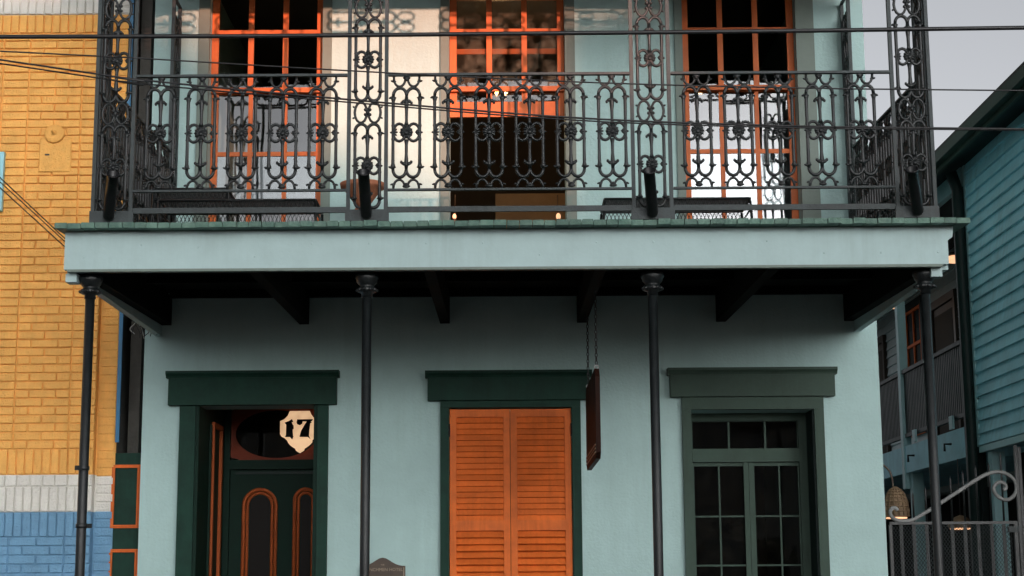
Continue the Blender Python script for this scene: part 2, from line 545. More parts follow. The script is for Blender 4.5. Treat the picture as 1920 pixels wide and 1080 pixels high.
# backlit house number hung in the transom
SX, SZ, S = -1.803, 2.925, .00298   # centre, metres per photo-crop pixel/… of the plate
pl = [(330,240),(620,238),(640,285),(672,330),(734,372),(734,600),(700,640),(665,660),(662,695),(625,735),(585,765),(552,785),(545,815),(510,835),(485,852),(455,835),(425,812),(418,788),(385,768),(345,740),(315,705),(298,670),(262,635),(215,610),(190,570),(196,540),(192,515),(192,385),(250,360),(300,310)]
k_ = (at(595, 850, 1.1).x - at(525, 850, 1.1).x)/542.0
ptc = lambda x, z: (at(560, 810, 1.1).x+(x-463)*k_, at(560, 810, 1.1).z-(z-545)*k_)
nb = MB(); nb.prism([ptc(x, z) for x, z in pl], 1.095, 1.11)
num = nb.build('house_number', 'cream', hotel)
one = [(258,408),(320,385),(365,358),(386,402),(360,400),(378,440),(390,450),(392,500),(376,510),(384,600),(390,610),(372,655),(340,618),(268,618),(280,590),(282,440)]
sev = [(440,362),(670,360),(660,380),(640,400),(655,412),(632,420),(620,520),(615,600),(640,655),(600,620),(478,618),(500,530),(550,440),(580,395),(520,392),(515,425),(480,448),(440,430),(432,405)]
for d in (one, sev):
    q = MB(); q.prism([ptc(x, z) for x, z in d], 1.089, 1.0945); q.build('digit', 'black', num)
MB().tube([(ptc(463, 240)[0], 1.1, ptc(463, 240)[1]), (ptc(463, 240)[0], 1.1, 3.29)], .004, 5).build('hanger', 'steel_dark', num)

# --- orange louvred shutters
def shutter_leaf(x0, x1, hinge):
    st = .052
    Zt, Zm1, Zm0 = 2.988, at(900, 976, 0).z, at(900, 995, 0).z
    f = MB()
    f.box(x0, x0+st, -.012, .028, .04, Zt); f.box(x1-st, x1, -.012, .028, .04, Zt)
    f.box(x0+st, x1-st, -.010, .026, Zt-.062, Zt-.001); f.box(x0+st, x1-st, -.010, .026, Zm0, Zm1)
    f.box(x0+st, x1-st, -.010, .026, .04, .22)
    o = f.build('shutter', 'orange', hotel)
    def slats(z0, z1, pitch, ang):
        cnt = int(round((z1-z0)/pitch)); p = (z1-z0)/cnt
        m = MB(); hw = (x1-x0)/2-st
        m.box(-hw, hw, -.004, .004, -p*.62, p*.62)
        me = m.mesh('slat', 'orange')
        for i in range(cnt):
            put('slat', me, o, ((x0+x1)/2, .008, z0+p*(i+.5)), (R(ang)+random.uniform(-.05, .05), random.uniform(-.004, .004), random.uniform(-.002, .002)))
    slats(Zm1, Zt-.062, .0462, -24)
    slats(.22, Zm0, .0525, -38)
    h = MB(); xx = x0-.008 if hinge < 0 else x1+.008
    h.tube([(xx, -.03, 2.78), (xx, -.03, 2.86)], .011, 8)
    h.box(xx-.012, xx+.012, -.02, -.013, 2.77, 2.87)
    h.build('hinge', 'iron', o)
    return o
shutter_leaf(-.452, .026, -1)
shutter_leaf(.030, .512, 1)

# --- windows: frame bars as one mesh, each pane its own object
def window(name, parent, x0, x1, z0, z1, y, stile, top, bot, vb, hb, bw, fm, gm, th=.035, shade=None):
    """vb: x of vertical bars, hb: z of horizontal bars"""
    f = MB()
    f.box(x0, x0+stile, y, y+th, z0, z1); f.box(x1-stile, x1, y, y+th, z0, z1)
    f.box(x0+stile, x1-stile, y+.001, y+th-.001, z1-top, z1-.001)
    f.box(x0+stile, x1-stile, y+.001, y+th-.001, z0+.001, z0+bot)
    zi0, zi1, xi0, xi1 = z0+bot, z1-top, x0+stile, x1-stile
    for x in vb: f.box(x-bw/2, x+bw/2, y+.004, y+th-.004, zi0, zi1)
    for z in hb:
        f.box(xi0, xi1, y+.0065, y+th-.0065, z-bw/2, z+bw/2)
    o = f.build(name, fm, parent)
    xs = [xi0] + [v for x in vb for v in (x-bw/2, x+bw/2)] + [xi1]
    zs = [zi0] + [v for z in hb for v in (z-bw/2, z+bw/2)] + [zi1]
    for i in range(0, len(xs), 2):
        for k in range(0, len(zs), 2):
            cx, cz = (xs[i]+xs[i+1])/2, (zs[k]+zs[k+1])/2
            a, b = (xs[i+1]-xs[i])/2+.003, (zs[k+1]-zs[k])/2+.003
            g = MB(); g.v = [(-a, 0, -b), (a, 0, -b), (a, 0, b), (-a, 0, b), (-a, .003, -b), (a, .003, -b), (a, .003, b), (-a, .003, b)]
            g.face([0, 1, 2, 3])
            g.build('pane', gm, o, (cx, y+th/2, cz), (random.uniform(-.006, .006), 0, random.uniform(-.006, .006)))
    return o
UY = .07
def upper(x0, x1, vb, wl_, wr, opened=False, zm=5.67, zb=5.128):
    casing(x0, x1, 4.03, 6.748, wl_, wr, .12, 'casing', .035)
    window('window_sash', hotel, x0+.002, x1-.002, zm-.03, 6.745, UY, .056, .06, .042, vb, (6.16,), .045, 'orange_sash', 'glass_dusty' if opened else 'glass')
    if opened:
        window('window_sash', hotel, x0+.004, x1-.004, 5.432, 6.5, UY+.045, .056, .05, .13, vb, (6.0,), .045, 'orange_sash', 'glass_dusty')
    else:
        window('window_sash', hotel, x0+.004, x1-.004, 4.06, zm+.012, UY+.045, .056, .045, .10, vb, (zb, 4.655), .036, 'orange_sash', 'glass')
    MB().box(x0-wl_, x1+wr, -.06, .065, 4.005, 4.055).build('sill', 'casing', hotel)
upper(-2.436, -1.501, (-2.109, -1.8215), .092, .074)
upper(-.456, .501, (-.125, .1675), .071, .083, True)
upper(1.476, 2.417, (1.802, 2.096), .065, .15)
# --- ground floor french window on the right
wx0, wx1 = 1.47, 2.446
fr = MB()
fr.box(wx0, wx0+.034, .28, .36, .0, 2.97); fr.box(wx1-.075, wx1, .28, .36, 0, 2.97)
fr.box(wx0+.034, wx1-.075, .281, .359, 2.91, 2.969)
fr.box(wx0+.034, wx1-.075, .265, .36, 2.575, 2.68)
fr.build('window_frame', 'green_grey', hotel)
rvl = MB(); rvl.box(2.436, 2.4475, .002, .28, 0, 2.97); rvl.build('window_reveal', 'dark_green', hotel)
window('transom_light', hotel, wx0+.036, wx1-.077, 2.682, 2.908, .30, .006, .004, .004, (at(1366, 800, .3).x, at(1434, 800, .3).x), (), .016, 'green_grey', 'glass_low')
zrow = (at(1400, 968, .3).z, at(1400, 1060, .3).z, 1.36, .97)
window('french_door', hotel, wx0+.036, 1.957, .05, 2.573, .30, .012, .03, .5, (at(1348.5, 900, .3).x,), zrow, .014, 'green_grey', 'glass_low')
window('french_door', hotel, 1.961, wx1-.077, .05, 2.573, .30, .012, .03, .5, (at(1461.5, 900, .3).x,), zrow, .014, 'green_grey', 'glass_low')
st = MB(); st.box(1.917, 1.9575, .285, .299, .05, 2.573); st.box(1.9605, 2.004, .289, .299, .05, 2.573)
st.build('meeting_stile', 'green_grey', hotel)

# ------------------------------------------------------------ iron gallery
GY = -2.6; SL = .044
gal = tag(empty('gallery', (0, GY, 0)), 'cast iron gallery with pale blue fascia standing on slim black columns', 'gallery')
gal.location = (0, 0, 0)
dz = lambda y: 3.905 + SL*(y+2.87)            # top of deck
# deck boards, run out from the wall and fall towards the street
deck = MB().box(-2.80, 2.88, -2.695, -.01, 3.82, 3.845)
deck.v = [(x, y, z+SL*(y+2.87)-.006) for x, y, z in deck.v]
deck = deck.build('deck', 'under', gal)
x = -2.865
bl = {}
while x < 2.95:
    wd = random.choice((.075, .082, .088))
    if wd not in bl:
        b = MB(); L = 2.86
        b.prism([(0, 0), (0, -.03), (wd-.004, -.03), (wd-.004, 0), (wd-.007, .004), (.004, .004)], 0, L)
        bl[wd] = b.mesh('deck_board', 'deck')
    j = random.uniform(-.012, .012)
    put('deck_board', bl[wd], deck, (x, -2.87+j, dz(-2.87)-.007+random.uniform(-.002, .002)), (math.atan(SL)+random.uniform(-.0006, .0006), random.uniform(-.012, .012), 0))
    x += wd
# fascia
fa = MB(); fa.box(-2.825, 2.80, -2.75, -2.70, 3.622, 3.868)
fa.prism([(2.80, 3.622), (2.842, 3.622), (2.842, 3.775), (2.858, 3.79), (2.874, 3.80), (2.879, 3.868), (2.80, 3.868)], -2.751, -2.70)
fas = fa.build('fascia', 'wood_blue', gal)
MB().box(-2.80, 2.80, -2.758, -2.71, 3.605, 3.6215).build('fascia_bead', 'casing', fas)
for i in range(16):
    p = MB(); p.lathe([(.006, 0), (.004, .003)], 8); p.v = [(a, -c, b) for a, b, c in p.v]
    p.build('bolt_head', 'wood_blue', fas, (-2.7+i*.365, -2.7505, 3.78+random.choice((-.08, -.02, .0, .02))))
MB().box(-2.815, -2.765, -2.698, -.002, 3.595, 3.84).build('side_beam', 'wood_blue', gal)
MB().box(2.80, 2.85, -2.698, -.002, 3.595, 3.84).build('side_beam', 'wood_blue', gal)
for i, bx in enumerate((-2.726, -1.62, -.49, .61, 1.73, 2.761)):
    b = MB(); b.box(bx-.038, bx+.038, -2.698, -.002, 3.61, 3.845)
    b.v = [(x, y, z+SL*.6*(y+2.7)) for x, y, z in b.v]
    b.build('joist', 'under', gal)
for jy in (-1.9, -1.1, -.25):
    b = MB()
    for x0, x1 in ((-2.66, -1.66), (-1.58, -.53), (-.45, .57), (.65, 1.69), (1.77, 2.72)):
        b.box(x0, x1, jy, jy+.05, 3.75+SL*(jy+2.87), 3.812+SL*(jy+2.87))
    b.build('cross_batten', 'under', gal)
for bx in (-2.79, 2.775):
    MB().box(bx-.035, bx+.035, -2.70, -2.60, 3.55, 3.604).build('end_block', 'wood_blue', gal)
# columns
cap = MB()
cap.lathe([(.052, .15), (.072, .146), (.078, .125), (.070, .112), (.066, .095), (.050, .078), (.044, .07), (.060, .060), (.063, .045), (.056, .032), (.036, .025), (.036, .0)][::-1], 20)
for k in range(10):
    a = 2*math.pi*k/10
    cap.ell((.061*math.cos(a), .061*math.sin(a), .046), .014, .014, .012)
capm = cap.mesh('capital', 'iron')
for k, cxp in enumerate((-2.688, -.898, .952, 2.718)):
    c = MB(); c.lathe([(.040, .0), (.040, .12), (.031, .15), (.031, 1.7), (.0305, 3.46)], 18)
    c = c.build('column', 'iron_flat', gal, (cxp, GY, 0), (0, 0, random.random()))
    c.data.materials[0] = MT['iron']
    put('capital', capm, c, (0, 0, 3.455))
    if k == 0:
        for zz, sx in ((at(150, 878, GY).z, -1), (at(150, 986, GY).z, 1)):
            b = MB(); b.lathe([(.034, -.014), (.037, -.012), (.037, .012), (.034, .014)], 14, (0, 0, zz)); b.box(sx*.03, sx*.062, -.022, .006, zz-.014, zz+.014)
            b.build('clamp', 'iron', c)

# ironwork patterns ------------------------------------------------
def core(mb, ox, oz, sx, sz, tr=.0116):
    """two arches over, two loops under, three stems and a shell medallion (origin: bottom of the loops)"""
    X = lambda x: ox+(x-193)*.000745*sx
    Z = lambda y: oz+(920-y)*.000794*sz
    for c, o in ((134, 75), (252, 311)):
        mb.tube(arc(X(c), Z(225), 59*.000745*sx, 66*.000794*sz, 0, 180, 9), tr)
        mb.tube(arc(X(c), Z(848), 59*.000745*sx, 68*.000794*sz, 180, 360, 9), tr)
        mb.tube([(X(o), 0, Z(225)), (X(o), 0, Z(290)), (X(o), 0, Z(480)), (X(o), 0, Z(600)), (X(o), 0, Z(790)), (X(o), 0, Z(848))], [tr, tr*1.05, tr*.95, tr*.95, tr*1.05, tr])
        s = -1 if o < 193 else 1
        for y, d in ((240, 1), (832, -1)):
            mb.ell((X(o), 0, Z(y+12*d)), .0165*sx, .014, .024*sz)
            mb.ell((X(o+s*20), 0, Z(y)), .018*sx, .010, .0085, s*.35*d)
            mb.ell((X(o-s*18), 0, Z(y+2*d)), .008*sx, .007, .006)
            mb.ell((X(o), 0, Z(y+60*d)), .0125*sx, .0115, .010)
        # medallion lobe and half shell on the outer stem
        mb.tube(arc(X(193+s*63), Z(537), 54*.000745*sx, 74*.000794*sz, 0, 360, 16)[:-1], tr*.9, 6, True)
        for k in range(5):
            a = R(-70+35*k)
            mb.ell((X(o-s*(4+14*math.cos(a))), -.006, Z(537)+.022*sz*math.sin(a)), .0085, .010, .021*sz, -s*(math.pi/2-a) if s < 0 else (math.pi/2-a)*1, 5, 3)
        mb.ell((X(o+s*14), 0, Z(537)), .012*sx, .009, .008)
        mb.ell((X(o), 0, Z(480)), .0135*sx, .0115, .022*sz)
        mb.ell((X(o), 0, Z(595)), .0135*sx, .0115, .022*sz)
    mb.tube([(X(193), 0, Z(225)), (X(193), 0, Z(290)), (X(193), 0, Z(360)), (X(193), 0, Z(445)), (X(193), 0, Z(475))], [tr, tr*1.5, tr, tr*.9, tr*1.6])
    mb.tube([(X(193), 0, Z(600)), (X(193), 0, Z(640)), (X(193), 0, Z(720)), (X(193), 0, Z(790)), (X(193), 0, Z(850))], [tr*1.6, tr, tr*.95, tr*1.4, tr])
    for y, d in ((272, 1), (803, -1)):                       # leaf capitals
        for s in (-1, 1):
            mb.ell((X(193+s*22), -.002, Z(y)), .022*sx, .013, .0125*sz, s*.5*d)
            mb.ell((X(193+s*44), -.002, Z(y+15*d)), .010*sx, .010, .012*sz)
        mb.ell((X(193), -.004, Z(y-6*d)), .014*sx, .014, .017*sz)
        mb.ell((X(193), 0, Z(y+45*d)), .013*sx, .012, .014*sz)
    # shell
    for k in range(9):
        a = R(-32+30.5*k)
        mb.ell((X(193)+.025*sx*math.cos(a), -.008, Z(537)+.026*sz*math.sin(a)), .0088*sx, .011, .022*sz, math.pi/2-a, 6, 4)
    mb.ell((X(193), -.003, Z(537)), .042*sx, .009, .043*sz, 0, 12, 5)
    mb.ell((X(193), -.012, Z(545)), .018*sx, .012, .016*sz)
    mb.ell((X(193), -.004, Z(570)), .022*sx, .010, .006*sz)
    for z in (478, 597):
        mb.tube(arc(X(193), Z(z), .013*sx, .013*sz, 0, 360, 8)[:-1], .005, 5, True)

def rings(mb, ox, oz, sx, h):
    for s in (-1, 1):
        mb.tube(arc(ox+s*.047*sx, oz+h/2, .042*sx, h*.46, 0, 360, 14)[:-1], .0092, 6, True)
        for z in (.26, .74):
            mb.ell((ox+s*.096*sx, 0, oz+h*z), .011, .009, .007, s*(.5-z)*2)
        mb.ell((ox+s*.090*sx, 0, oz+h/2), .009, .010, .03)
        mb.ell((ox+s*.016*sx, -.003, oz+h*.62), .012, .012, .012)
        mb.ell((ox+s*.016*sx, -.003, oz+h*.40), .012, .012, .012)
    mb.ell((ox, -.004, oz+h/2), .012, .013, .022)

ZB, ZT = 4.172, 4.945                                       # bottom and top rails at the front
def rail_unit():
    mb = MB()
    s = (ZT-ZB)/(963*.000794)
    core(mb, 0, 95*.000794*s, 1, s)
    Z = lambda y: (1015-y)*.000794*s
    X = lambda x: (x-193)*.000745
    for c, o in ((131, 80), (255, 306)):
        s_ = -1 if o < 193 else 1
        mb.tube(arc(X(c), Z(82), 50*.000745, 64*.000794*s, 180, 360, 8), .0088)
        mb.tube(arc(X(c), Z(1000), 50*.000745, 64*.000794*s, 0, 180, 8), .0088)
        for y in (84, 990):
            mb.tube([(X(o), 0, Z(y+22)), (X(o), 0, Z(y-22))], .009)
            mb.ell((X(o+s_*14), 0, Z(y+ (16 if y < 500 else -16))), .013, .009, .007, s_*.4*(1 if y > 500 else -1))
            mb.ell((X(o-s_*10), 0, Z(y+ (18 if y < 500 else -18))), .009, .008, .006)
    for y in (72, 992):
        mb.ell((X(193), -.002, Z(y)), .028, .012, .013)
        mb.ell((X(193), -.004, Z(y+ (14 if y < 500 else -14))), .014, .013, .014)
    return mb.mesh('baluster', 'iron')
rail_me = rail_unit()
def railing(x0, x1, xs):
    o = MB().box(x0, x1, GY-.016, GY+.016, ZT-.004, ZT+.012).build('railing', 'iron_flat', gal)
    MB().box(x0, x1, GY-.014, GY+.014, ZB-.012, ZB+.002).build('bottom_rail', 'iron_flat', o)
    MB().box(x0, x1, GY-.008, GY+.012, 4.018, 4.054).build('base_rail', 'iron_flat', o)
    for x in xs:
        put('baluster', rail_me, o, (x, GY, ZB), (random.uniform(-.006, .006), 0, random.uniform(-.02, .02)))
railing(-2.432, -1.040, [at(p, 250, GY).x for p in (300, 377, 453, 530, 605)])
railing(-.767, .829, [at(p, 250, GY).x for p in (762, 840, 917, 993, 1070, 1148)])
railing(1.104, 2.556, [at(p, 250, GY).x for p in (1308, 1385, 1462, 1539, 1616)])
# uprights: two flat bars with scroll panels between
def core_mesh(s=1.0, sx=.93):
    mb = MB(); core(mb, 0, 0, sx, .942*s); return mb.mesh('scroll_panel', 'iron')
def ring_mesh(h=.153):
    mb = MB(); rings(mb, 0, 0, .95, h); return mb.mesh('scroll_ring', 'iron')
core_me, ring_me = core_mesh(), ring_mesh()
PZ1 = 6.34
def post(xc, yc, rz, half=.135, plate=True):
    f = MB()
    f.box(-half, -half+.024, -.014, .014, 3.955, PZ1); f.box(half-.024, half, -.014, .014, 3.955, PZ1)
    if plate: f.box(-half-.006, half+.008, -.019, .016, 3.957, 4.034)
    o = f.build('iron_post', 'iron_flat', gal, (xc, yc, 0), (0, 0, rz))
    for k in range(3):
        z = 4.044 + .725*k
        put('scroll_panel', core_me, o, (0, 0, z))
        if k < 2 or True:
            put('scroll_ring', ring_me, o, (0, 0, z+.572))
    return o
for xc in (-2.5685, -.9035, .9655, 2.691):
    post(xc, GY, 0)
for xc in (-2.686, 2.806):
    post(xc, GY+.15, R(90), plate=False)
    post(xc, -.155, R(90), plate=False)
# side railings (they rise with the deck towards the wall)
rs = .92
for xc in (-2.686, 2.806):
    f = MB()
    y0, y1 = GY+.286, -.292
    for z0, z1, th in ((ZT-.004, ZT+.012, .016), (ZB-.012, ZB+.002, .014), (4.018, 4.054, .008)):
        f.box(xc-th, xc+th, y0, y1, z0, z1)
    f.v = [(x, y, z+SL*(y-GY)) for x, y, z in f.v]
    o = f.build('side_railing', 'iron_flat', gal)
    nn = 8
    for i in range(nn):
        y = y0+(y1-y0)*(i+.5)/nn
        put('baluster', rail_me, o, (xc, y, ZB+SL*(y-GY)), (0, 0, R(90)))
# frieze under the gallery roof
fc = core_mesh(1.0, 1.0)
def frieze(x0, x1, n_):
    f = MB()
    f.box(x0, x1, GY-.014, GY+.014, 6.335, 6.35); f.box(x0, x1, GY-.014, GY+.014, 6.565, 6.58)
    o = f.build('frieze', 'iron_flat', gal)
    L = (x1-x0)/n_
    for i in range(n_):
        put('frieze_scroll', fc, o, (x0+L*(i+.5)-.27, GY, 6.457), (0, R(90), 0))
        put('frieze_ring', ring_me, o, (x0+L*(i+.5)+.31, GY, 6.457), (0, R(90), 0))
frieze(-2.70, -.90, 2); frieze(-.90, .97, 2); frieze(.97, 2.825, 2)
for xc in (-2.686, 2.806):
    f = MB(); f.box(xc-.012, xc+.012, GY+.02, -.02, 6.335, 6.35); f.box(xc-.012, xc+.012, GY+.02, -.02, 6.565, 6.58)
    o = f.build('side_frieze', 'iron_flat', gal)
    for i in range(3):
        put('frieze_scroll', fc, o, (xc, -2.3+.8*i, 6.457), (0, R(90), R(90)))
gr = MB(); gr.box(-2.88, 3.0, -2.72, -2.5, 6.585, 6.86); gr.box(-2.88, -2.70, -2.498, -.05, 6.585, 6.86); gr.box(2.74, 3.0, -2.498, -.05, 6.585, 6.86)
gr.build('roof_beam', 'green_grey', gal)
rf = MB(); rf.box(-2.98, 3.1, -2.9, -.005, 6.862, 6.95); rf.v = [(x, y, z+.06*(y+2.9)/2.9) for x, y, z in rf.v]
rf.build('gallery_roof', 'roofing', gal)
cl = MB()
for i in range(36):
    cl.box(-2.69+i*.151, -2.69+i*.151+.148, -2.498, -.06, 6.80, 6.818)
tag(cl.build('ceiling_boards', 'brown_dark', gal), kind='stuff')
# flagpole sockets
for px, lean in ((203, .20), (687, .0), (1224, -.10), (1722, -.22)):
    base = at(px, 408, GY-.03)
    t = MB(); L = .33
    pr = [(.030, 0), (.036, .01), (.037, L*.5), (.037, L), (.042, L+.002), (.042, L+.012), (.033, L+.012), (.032, L-.10)]
    t.lathe(pr, 18)
    t.build('flag_socket', 'steel_dark', gal, (base.x, GY-.03, 3.985), (R(46), 0, lean*1.6))

# ------------------------------------------------------------ orange painted brick building
ob_ = tag(empty('brick_building', (-3.5, 0, 0)), 'orange painted brick building with white band and blue base beside the gallery', 'building')
ob_.location = (0, 0, 0)
BX1 = -3.276; JX = -3.485; PX = -3.92; SX0 = -4.137
c_ = .0676
def band(z):
    return 'brick_b' if z < 2.2 else 'brick_w' if z < 2.493 else 'brick_o' if z < 6.303 else 'brick_w'
for z0, z1, m in ((0, 2.2, 'brick_b'), (2.2, 2.493, 'brick_w'), (2.493, 6.303, 'brick_o'), (6.303, 7.6, 'brick_w')):
    MB().box(-7.5, BX1-.006, .0195, .34, z0, z1).build('mortar_wall', m, ob_)
    MB().box(BX1-.005, -3.126, .094, .125, z0, z1).build('mortar_wall', m, ob_)
MB().box(-7.5, -3.128, .342, 9, 0, 7.6).box(BX1+.02, -3.128, .127, .34, 0, 7.6).build('rear_wall', 'concrete', ob_)
wall_parts = {m: None for m in ('brick_o', 'brick_w', 'brick_b')}
holders = [o for o in ob_.children if o.name.startswith('mortar_wall')]
cache = {}; items = []
def brick(x0, x1, z0, z1, y=0.0):
    items.append((x0+.0045, x1-.0045, z0+.0045, z1-.0045, y))
def soldier(x0, x1, z0, z1, y=0.0):
    n_ = max(1, round((x1-x0)/.0665)); p = (x1-x0)/n_
    for i in range(n_): brick(x0+i*p, x0+(i+1)*p, z0, z1, y)
def panel(z0, z1, x_lo=SX0):
    """running bond panel framed by stacked columns"""
    n_ = round((z1-z0)/c_); p = (z1-z0)/n_
    for i in range(n_):
        a, b = z0+i*p, z0+(i+1)*p
        brick(SX0, PX-.004, a, b); brick(JX+.004, BX1, a, b)
        h = (JX-PX)/4
        if i % 2: brick(PX, PX+2*h, a, b); brick(PX+2*h, JX, a, b)
        else: brick(PX, PX+h, a, b); brick(PX+h, PX+3*h, a, b); brick(PX+3*h, JX, a, b)
        brick(SX0-.2165, SX0-.004, a, b); brick(SX0-.433, SX0-.2165, a, b)
panel(2.695, 6.141); panel(1.3, 2.004)
for a, b in ((6.141, 6.303), (6.303, 6.52), (2.493, 2.695), (2.2, 2.4), (2.004, 2.2)):
    soldier(SX0-.433, BX1, a, b)
n_ = 13
for i in range(n_): brick(SX0-.433+(BX1-SX0+.433)*i/n_, SX0-.433+(BX1-SX0+.433)*(i+1)/n_, 2.4, 2.493)
z = 1.33
while z < 6.5:                                              # set-back strip beside the alley
    brick(-3.272, -3.128, z, z+c_, .085); z += c_
vis = sorted(items, key=lambda t: -(t[1]-t[0])*(t[3]-t[2])*(1.0 if -4.05 < (t[0]+t[1])/2 and 1.6 < t[2] < 6.4 else .001))
pick = {'mortar_wall': 0}
hold = {}
for h in holders:
    zz = [v.co.z for v in h.data.vertices]; xx = [v.co.x for v in h.data.vertices]
    hold[(round(min(zz), 2), min(xx) < -5)] = h
def holder(t):
    zc = (t[2]+t[3])/2
    z0 = 0 if zc < 2.2 else 2.2 if zc < 2.493 else 2.49 if zc < 6.303 else 6.3
    return hold[(z0, t[4] < .05)], band(zc)
rest = {}
def add_brick(mb, w_, h_, cx=0, cy=0, cz=0, jit=0.0):
    b = len(mb.v); mb.bbox(-w_/2, w_/2, 0, .03, -h_/2, h_/2, .005)
    mb.v[b:] = [(x+cx, y+cy, z+cz) for x, y, z in mb.v[b:]]
cnt = {}
for t in vis:
    h, m = holder(t)
    w_, hh = t[1]-t[0], t[3]-t[2]
    cx, cz = (t[0]+t[1])/2, (t[2]+t[3])/2
    jy = random.uniform(-.003, .004)
    cnt[h.name] = cnt.get(h.name, 0)+1
    if cnt[h.name] <= 290 and sum(min(v, 290) for v in cnt.values()) <= 620:
        key = (round(w_, 3), round(hh, 3), m)
        if key not in cache:
            mb = MB(); add_brick(mb, w_, hh); cache[key] = mb.mesh('brick', m)
        put('brick', cache[key], h, (cx, t[4]+jy, cz), (random.uniform(-.012, .012), random.uniform(-.008, .008), random.uniform(-.012, .012)))
    else:
        rest.setdefault(h, (MB(), m))
        add_brick(rest[h][0], w_, hh, cx, t[4]+jy, cz)
for h, (mb, m) in rest.items():
    tag(mb.build('brick_rest', m, h), kind='stuff')
# plaster patch with an anchor bolt
pa, pb = at(71, 322, -.02), at(134, 258, -.02)
pt = MB(); pt.bbox(pa.x, pb.x, -.012, .02, pa.z, pb.z, .008)
pt = pt.build('plaster_patch', 'brick_o', ob_)
hc = at(101, 250, -.03)
an = MB(); an.lathe([(.085, 0), (.08, .012), (.04, .018), (.016, .02), (.015, .06), (.010, .075)], 16); an.v = [(a, -c, b) for a, b, c in an.v]
an.build('anchor_bolt', 'brick_o', pt, (hc.x, -.010, hc.z), (R(-12), 0, 0))
MB().box(at(98, 0, 0).x, at(106, 0, 0).x, -.02, -.0125, at(100, 292, 0).z, at(100, 289.5, 0).z).build('nail_plate', 'bronze', pt)
# blue edge board and teal shutter edge at the far left
ba = at(213, 860, .06)
MB().box(-3.124, -3.094, .06, .082, 2.75, 6.6).build('corner_board', 'blue_trim', ob_)
tl0, tl1 = at(3, 395, -.04), at(3, 285, -.04)
MB().box(tl0.x-.3, tl0.x, -.05, -.006, tl0.z, tl1.z).build('shutter', 'teal', ob_)

# ------------------------------------------------------------ alley with green gate
MB_ = MB().box(-3.09, -3.0, .345, 3.0, 0, 6.9)
tag(MB_.build('alley_wall', 'concrete'), 'rough dark grey wall inside the narrow alley behind the green gate', 'wall')
ag = tag(empty('alley_gate', (-3.04, .12, 0)), 'narrow dark green panelled gate with orange mouldings in the alley', 'gate')
gx0, gx1 = -3.163, -2.905
g = MB(); g.box(gx0, gx1, .10, .14, .05, 2.667); g.build('gate_leaf', 'green', ag).location = (3.04, -.12, 0)
for z0, z1 in ((2.073, 2.573), (1.43, 1.908), (.6, 1.25)):
    m = MB(); x0, x1, tw = gx0+.016, gx1-.012, .024
    for k, (i_, d_) in enumerate(((0, .012), (.013, .02))):
        a, b, c, d = x0+i_, x1-i_, z0+i_, z1-i_
        q = .012
        y0 = .099-d_
        m.box(a, a+q, y0, .0995, c, d); m.box(b-q, b, y0, .0995, c, d)
        m.box(a+q, b-q, y0+.001, .0995, c, c+q); m.box(a+q, b-q, y0+.001, .0995, d-q, d)
    m.build('moulding', 'orange', ag).location = (3.04, -.12, 0)
# meter junk at the corner of the hotel
jb = tag(empty('cable_junction', (-2.95, -.06, 3.7)), 'white conduit box with loose dangling cables at the left corner of the hotel', 'junction box')
b0 = at(262, 582, -.06)
jj = MB(); jj.bbox(-.10, -.04, -.03, .06, -.02, .02, .004); jj.build('box', 'grey_box', jb)
jj = MB(); jj.lathe([(.026, 0), (.03, .01), (.03, .05), (.02, .06)], 12); jj.v = [(a+.03, -c+.02, b-.03) for a, b, c in jj.v]; jj.build('meter_cap', 'grey_box', jb)
for k in range(9):
    xx = -.05+k*.021+random.uniform(-.01, .01)
    P = [(xx, -.01, -.01)]
    for q in range(4):
        P.append((xx+random.uniform(-.035, .035), random.uniform(-.05, .0), -.05-.055*q+random.uniform(-.02, .02)))
    MB().tube(sweep(P, 6), .0035, 5).build('cable', 'wire' if k % 3 else 'grey_box', jb)
jb.location = (b0.x, -.07, b0.z)

# ------------------------------------------------------------ overhead wires
def wire(pts, Y, r, label, Y1=None, grp='wires crossing in front of the gallery'):
    n_ = len(pts)
    P = []
    for i, (x, y) in enumerate(pts):
        P.append(at(x, y, Y if Y1 is None else Y+(Y1-Y)*i/(n_-1)))
    d0 = (P[0]-P[1]); d1 = (P[-1]-P[-2])
    if Y1 is None:
        P = [P[0]+d0.normalized()*8] + P + [P[-1]+d1.normalized()*8]
    else:
        P = [P[0]+d0.normalized()*4] + P
    o = MB().tube(sweep(P, 10), r, 8).build('overhead_wire', 'wire')
    tag(o, label, 'wire', grp)
    return o
wire([(0, 69), (480, 67.5), (960, 63), (1440, 58.5), (1920, 52)], -4.4, .0125, 'thick black cable, the topmost wire crossing in front of the gallery')
wire([(0, 96), (240, 108), (680, 134), (1120, 155), (1560, 166), (1920, 170)], -4.6, .0042, 'thin wire sagging just below the thick cable, along the railing tops')
wire([(0, 112), (240, 147), (680, 189), (1100, 222), (1520, 237), (1920, 242)], -4.8, .0052, 'upper wire of the close pair crossing the middle of the railings')
wire([(0, 119), (240, 154), (680, 194), (1100, 226.5), (1520, 240), (1920, 244)], -4.75, .0042, 'lower wire of the close pair crossing the middle of the railings')
for k, (p, q, r_, lb) in enumerate((((0, 333), (262, 572), .0045, 'upper of three service wires slanting down across the orange bricks'),
                               ((0, 341), (262, 575), .004, 'middle of three service wires slanting down across the orange bricks'),
                               ((0, 352), (262, 584), .0045, 'lowest of three service wires slanting down across the orange bricks'))):
    mid = ((p[0]+q[0])/2, (p[1]+q[1])/2+3)
    wire([p, mid, q], -.9, r_, lb, -.08, 'service wires at the orange wall')

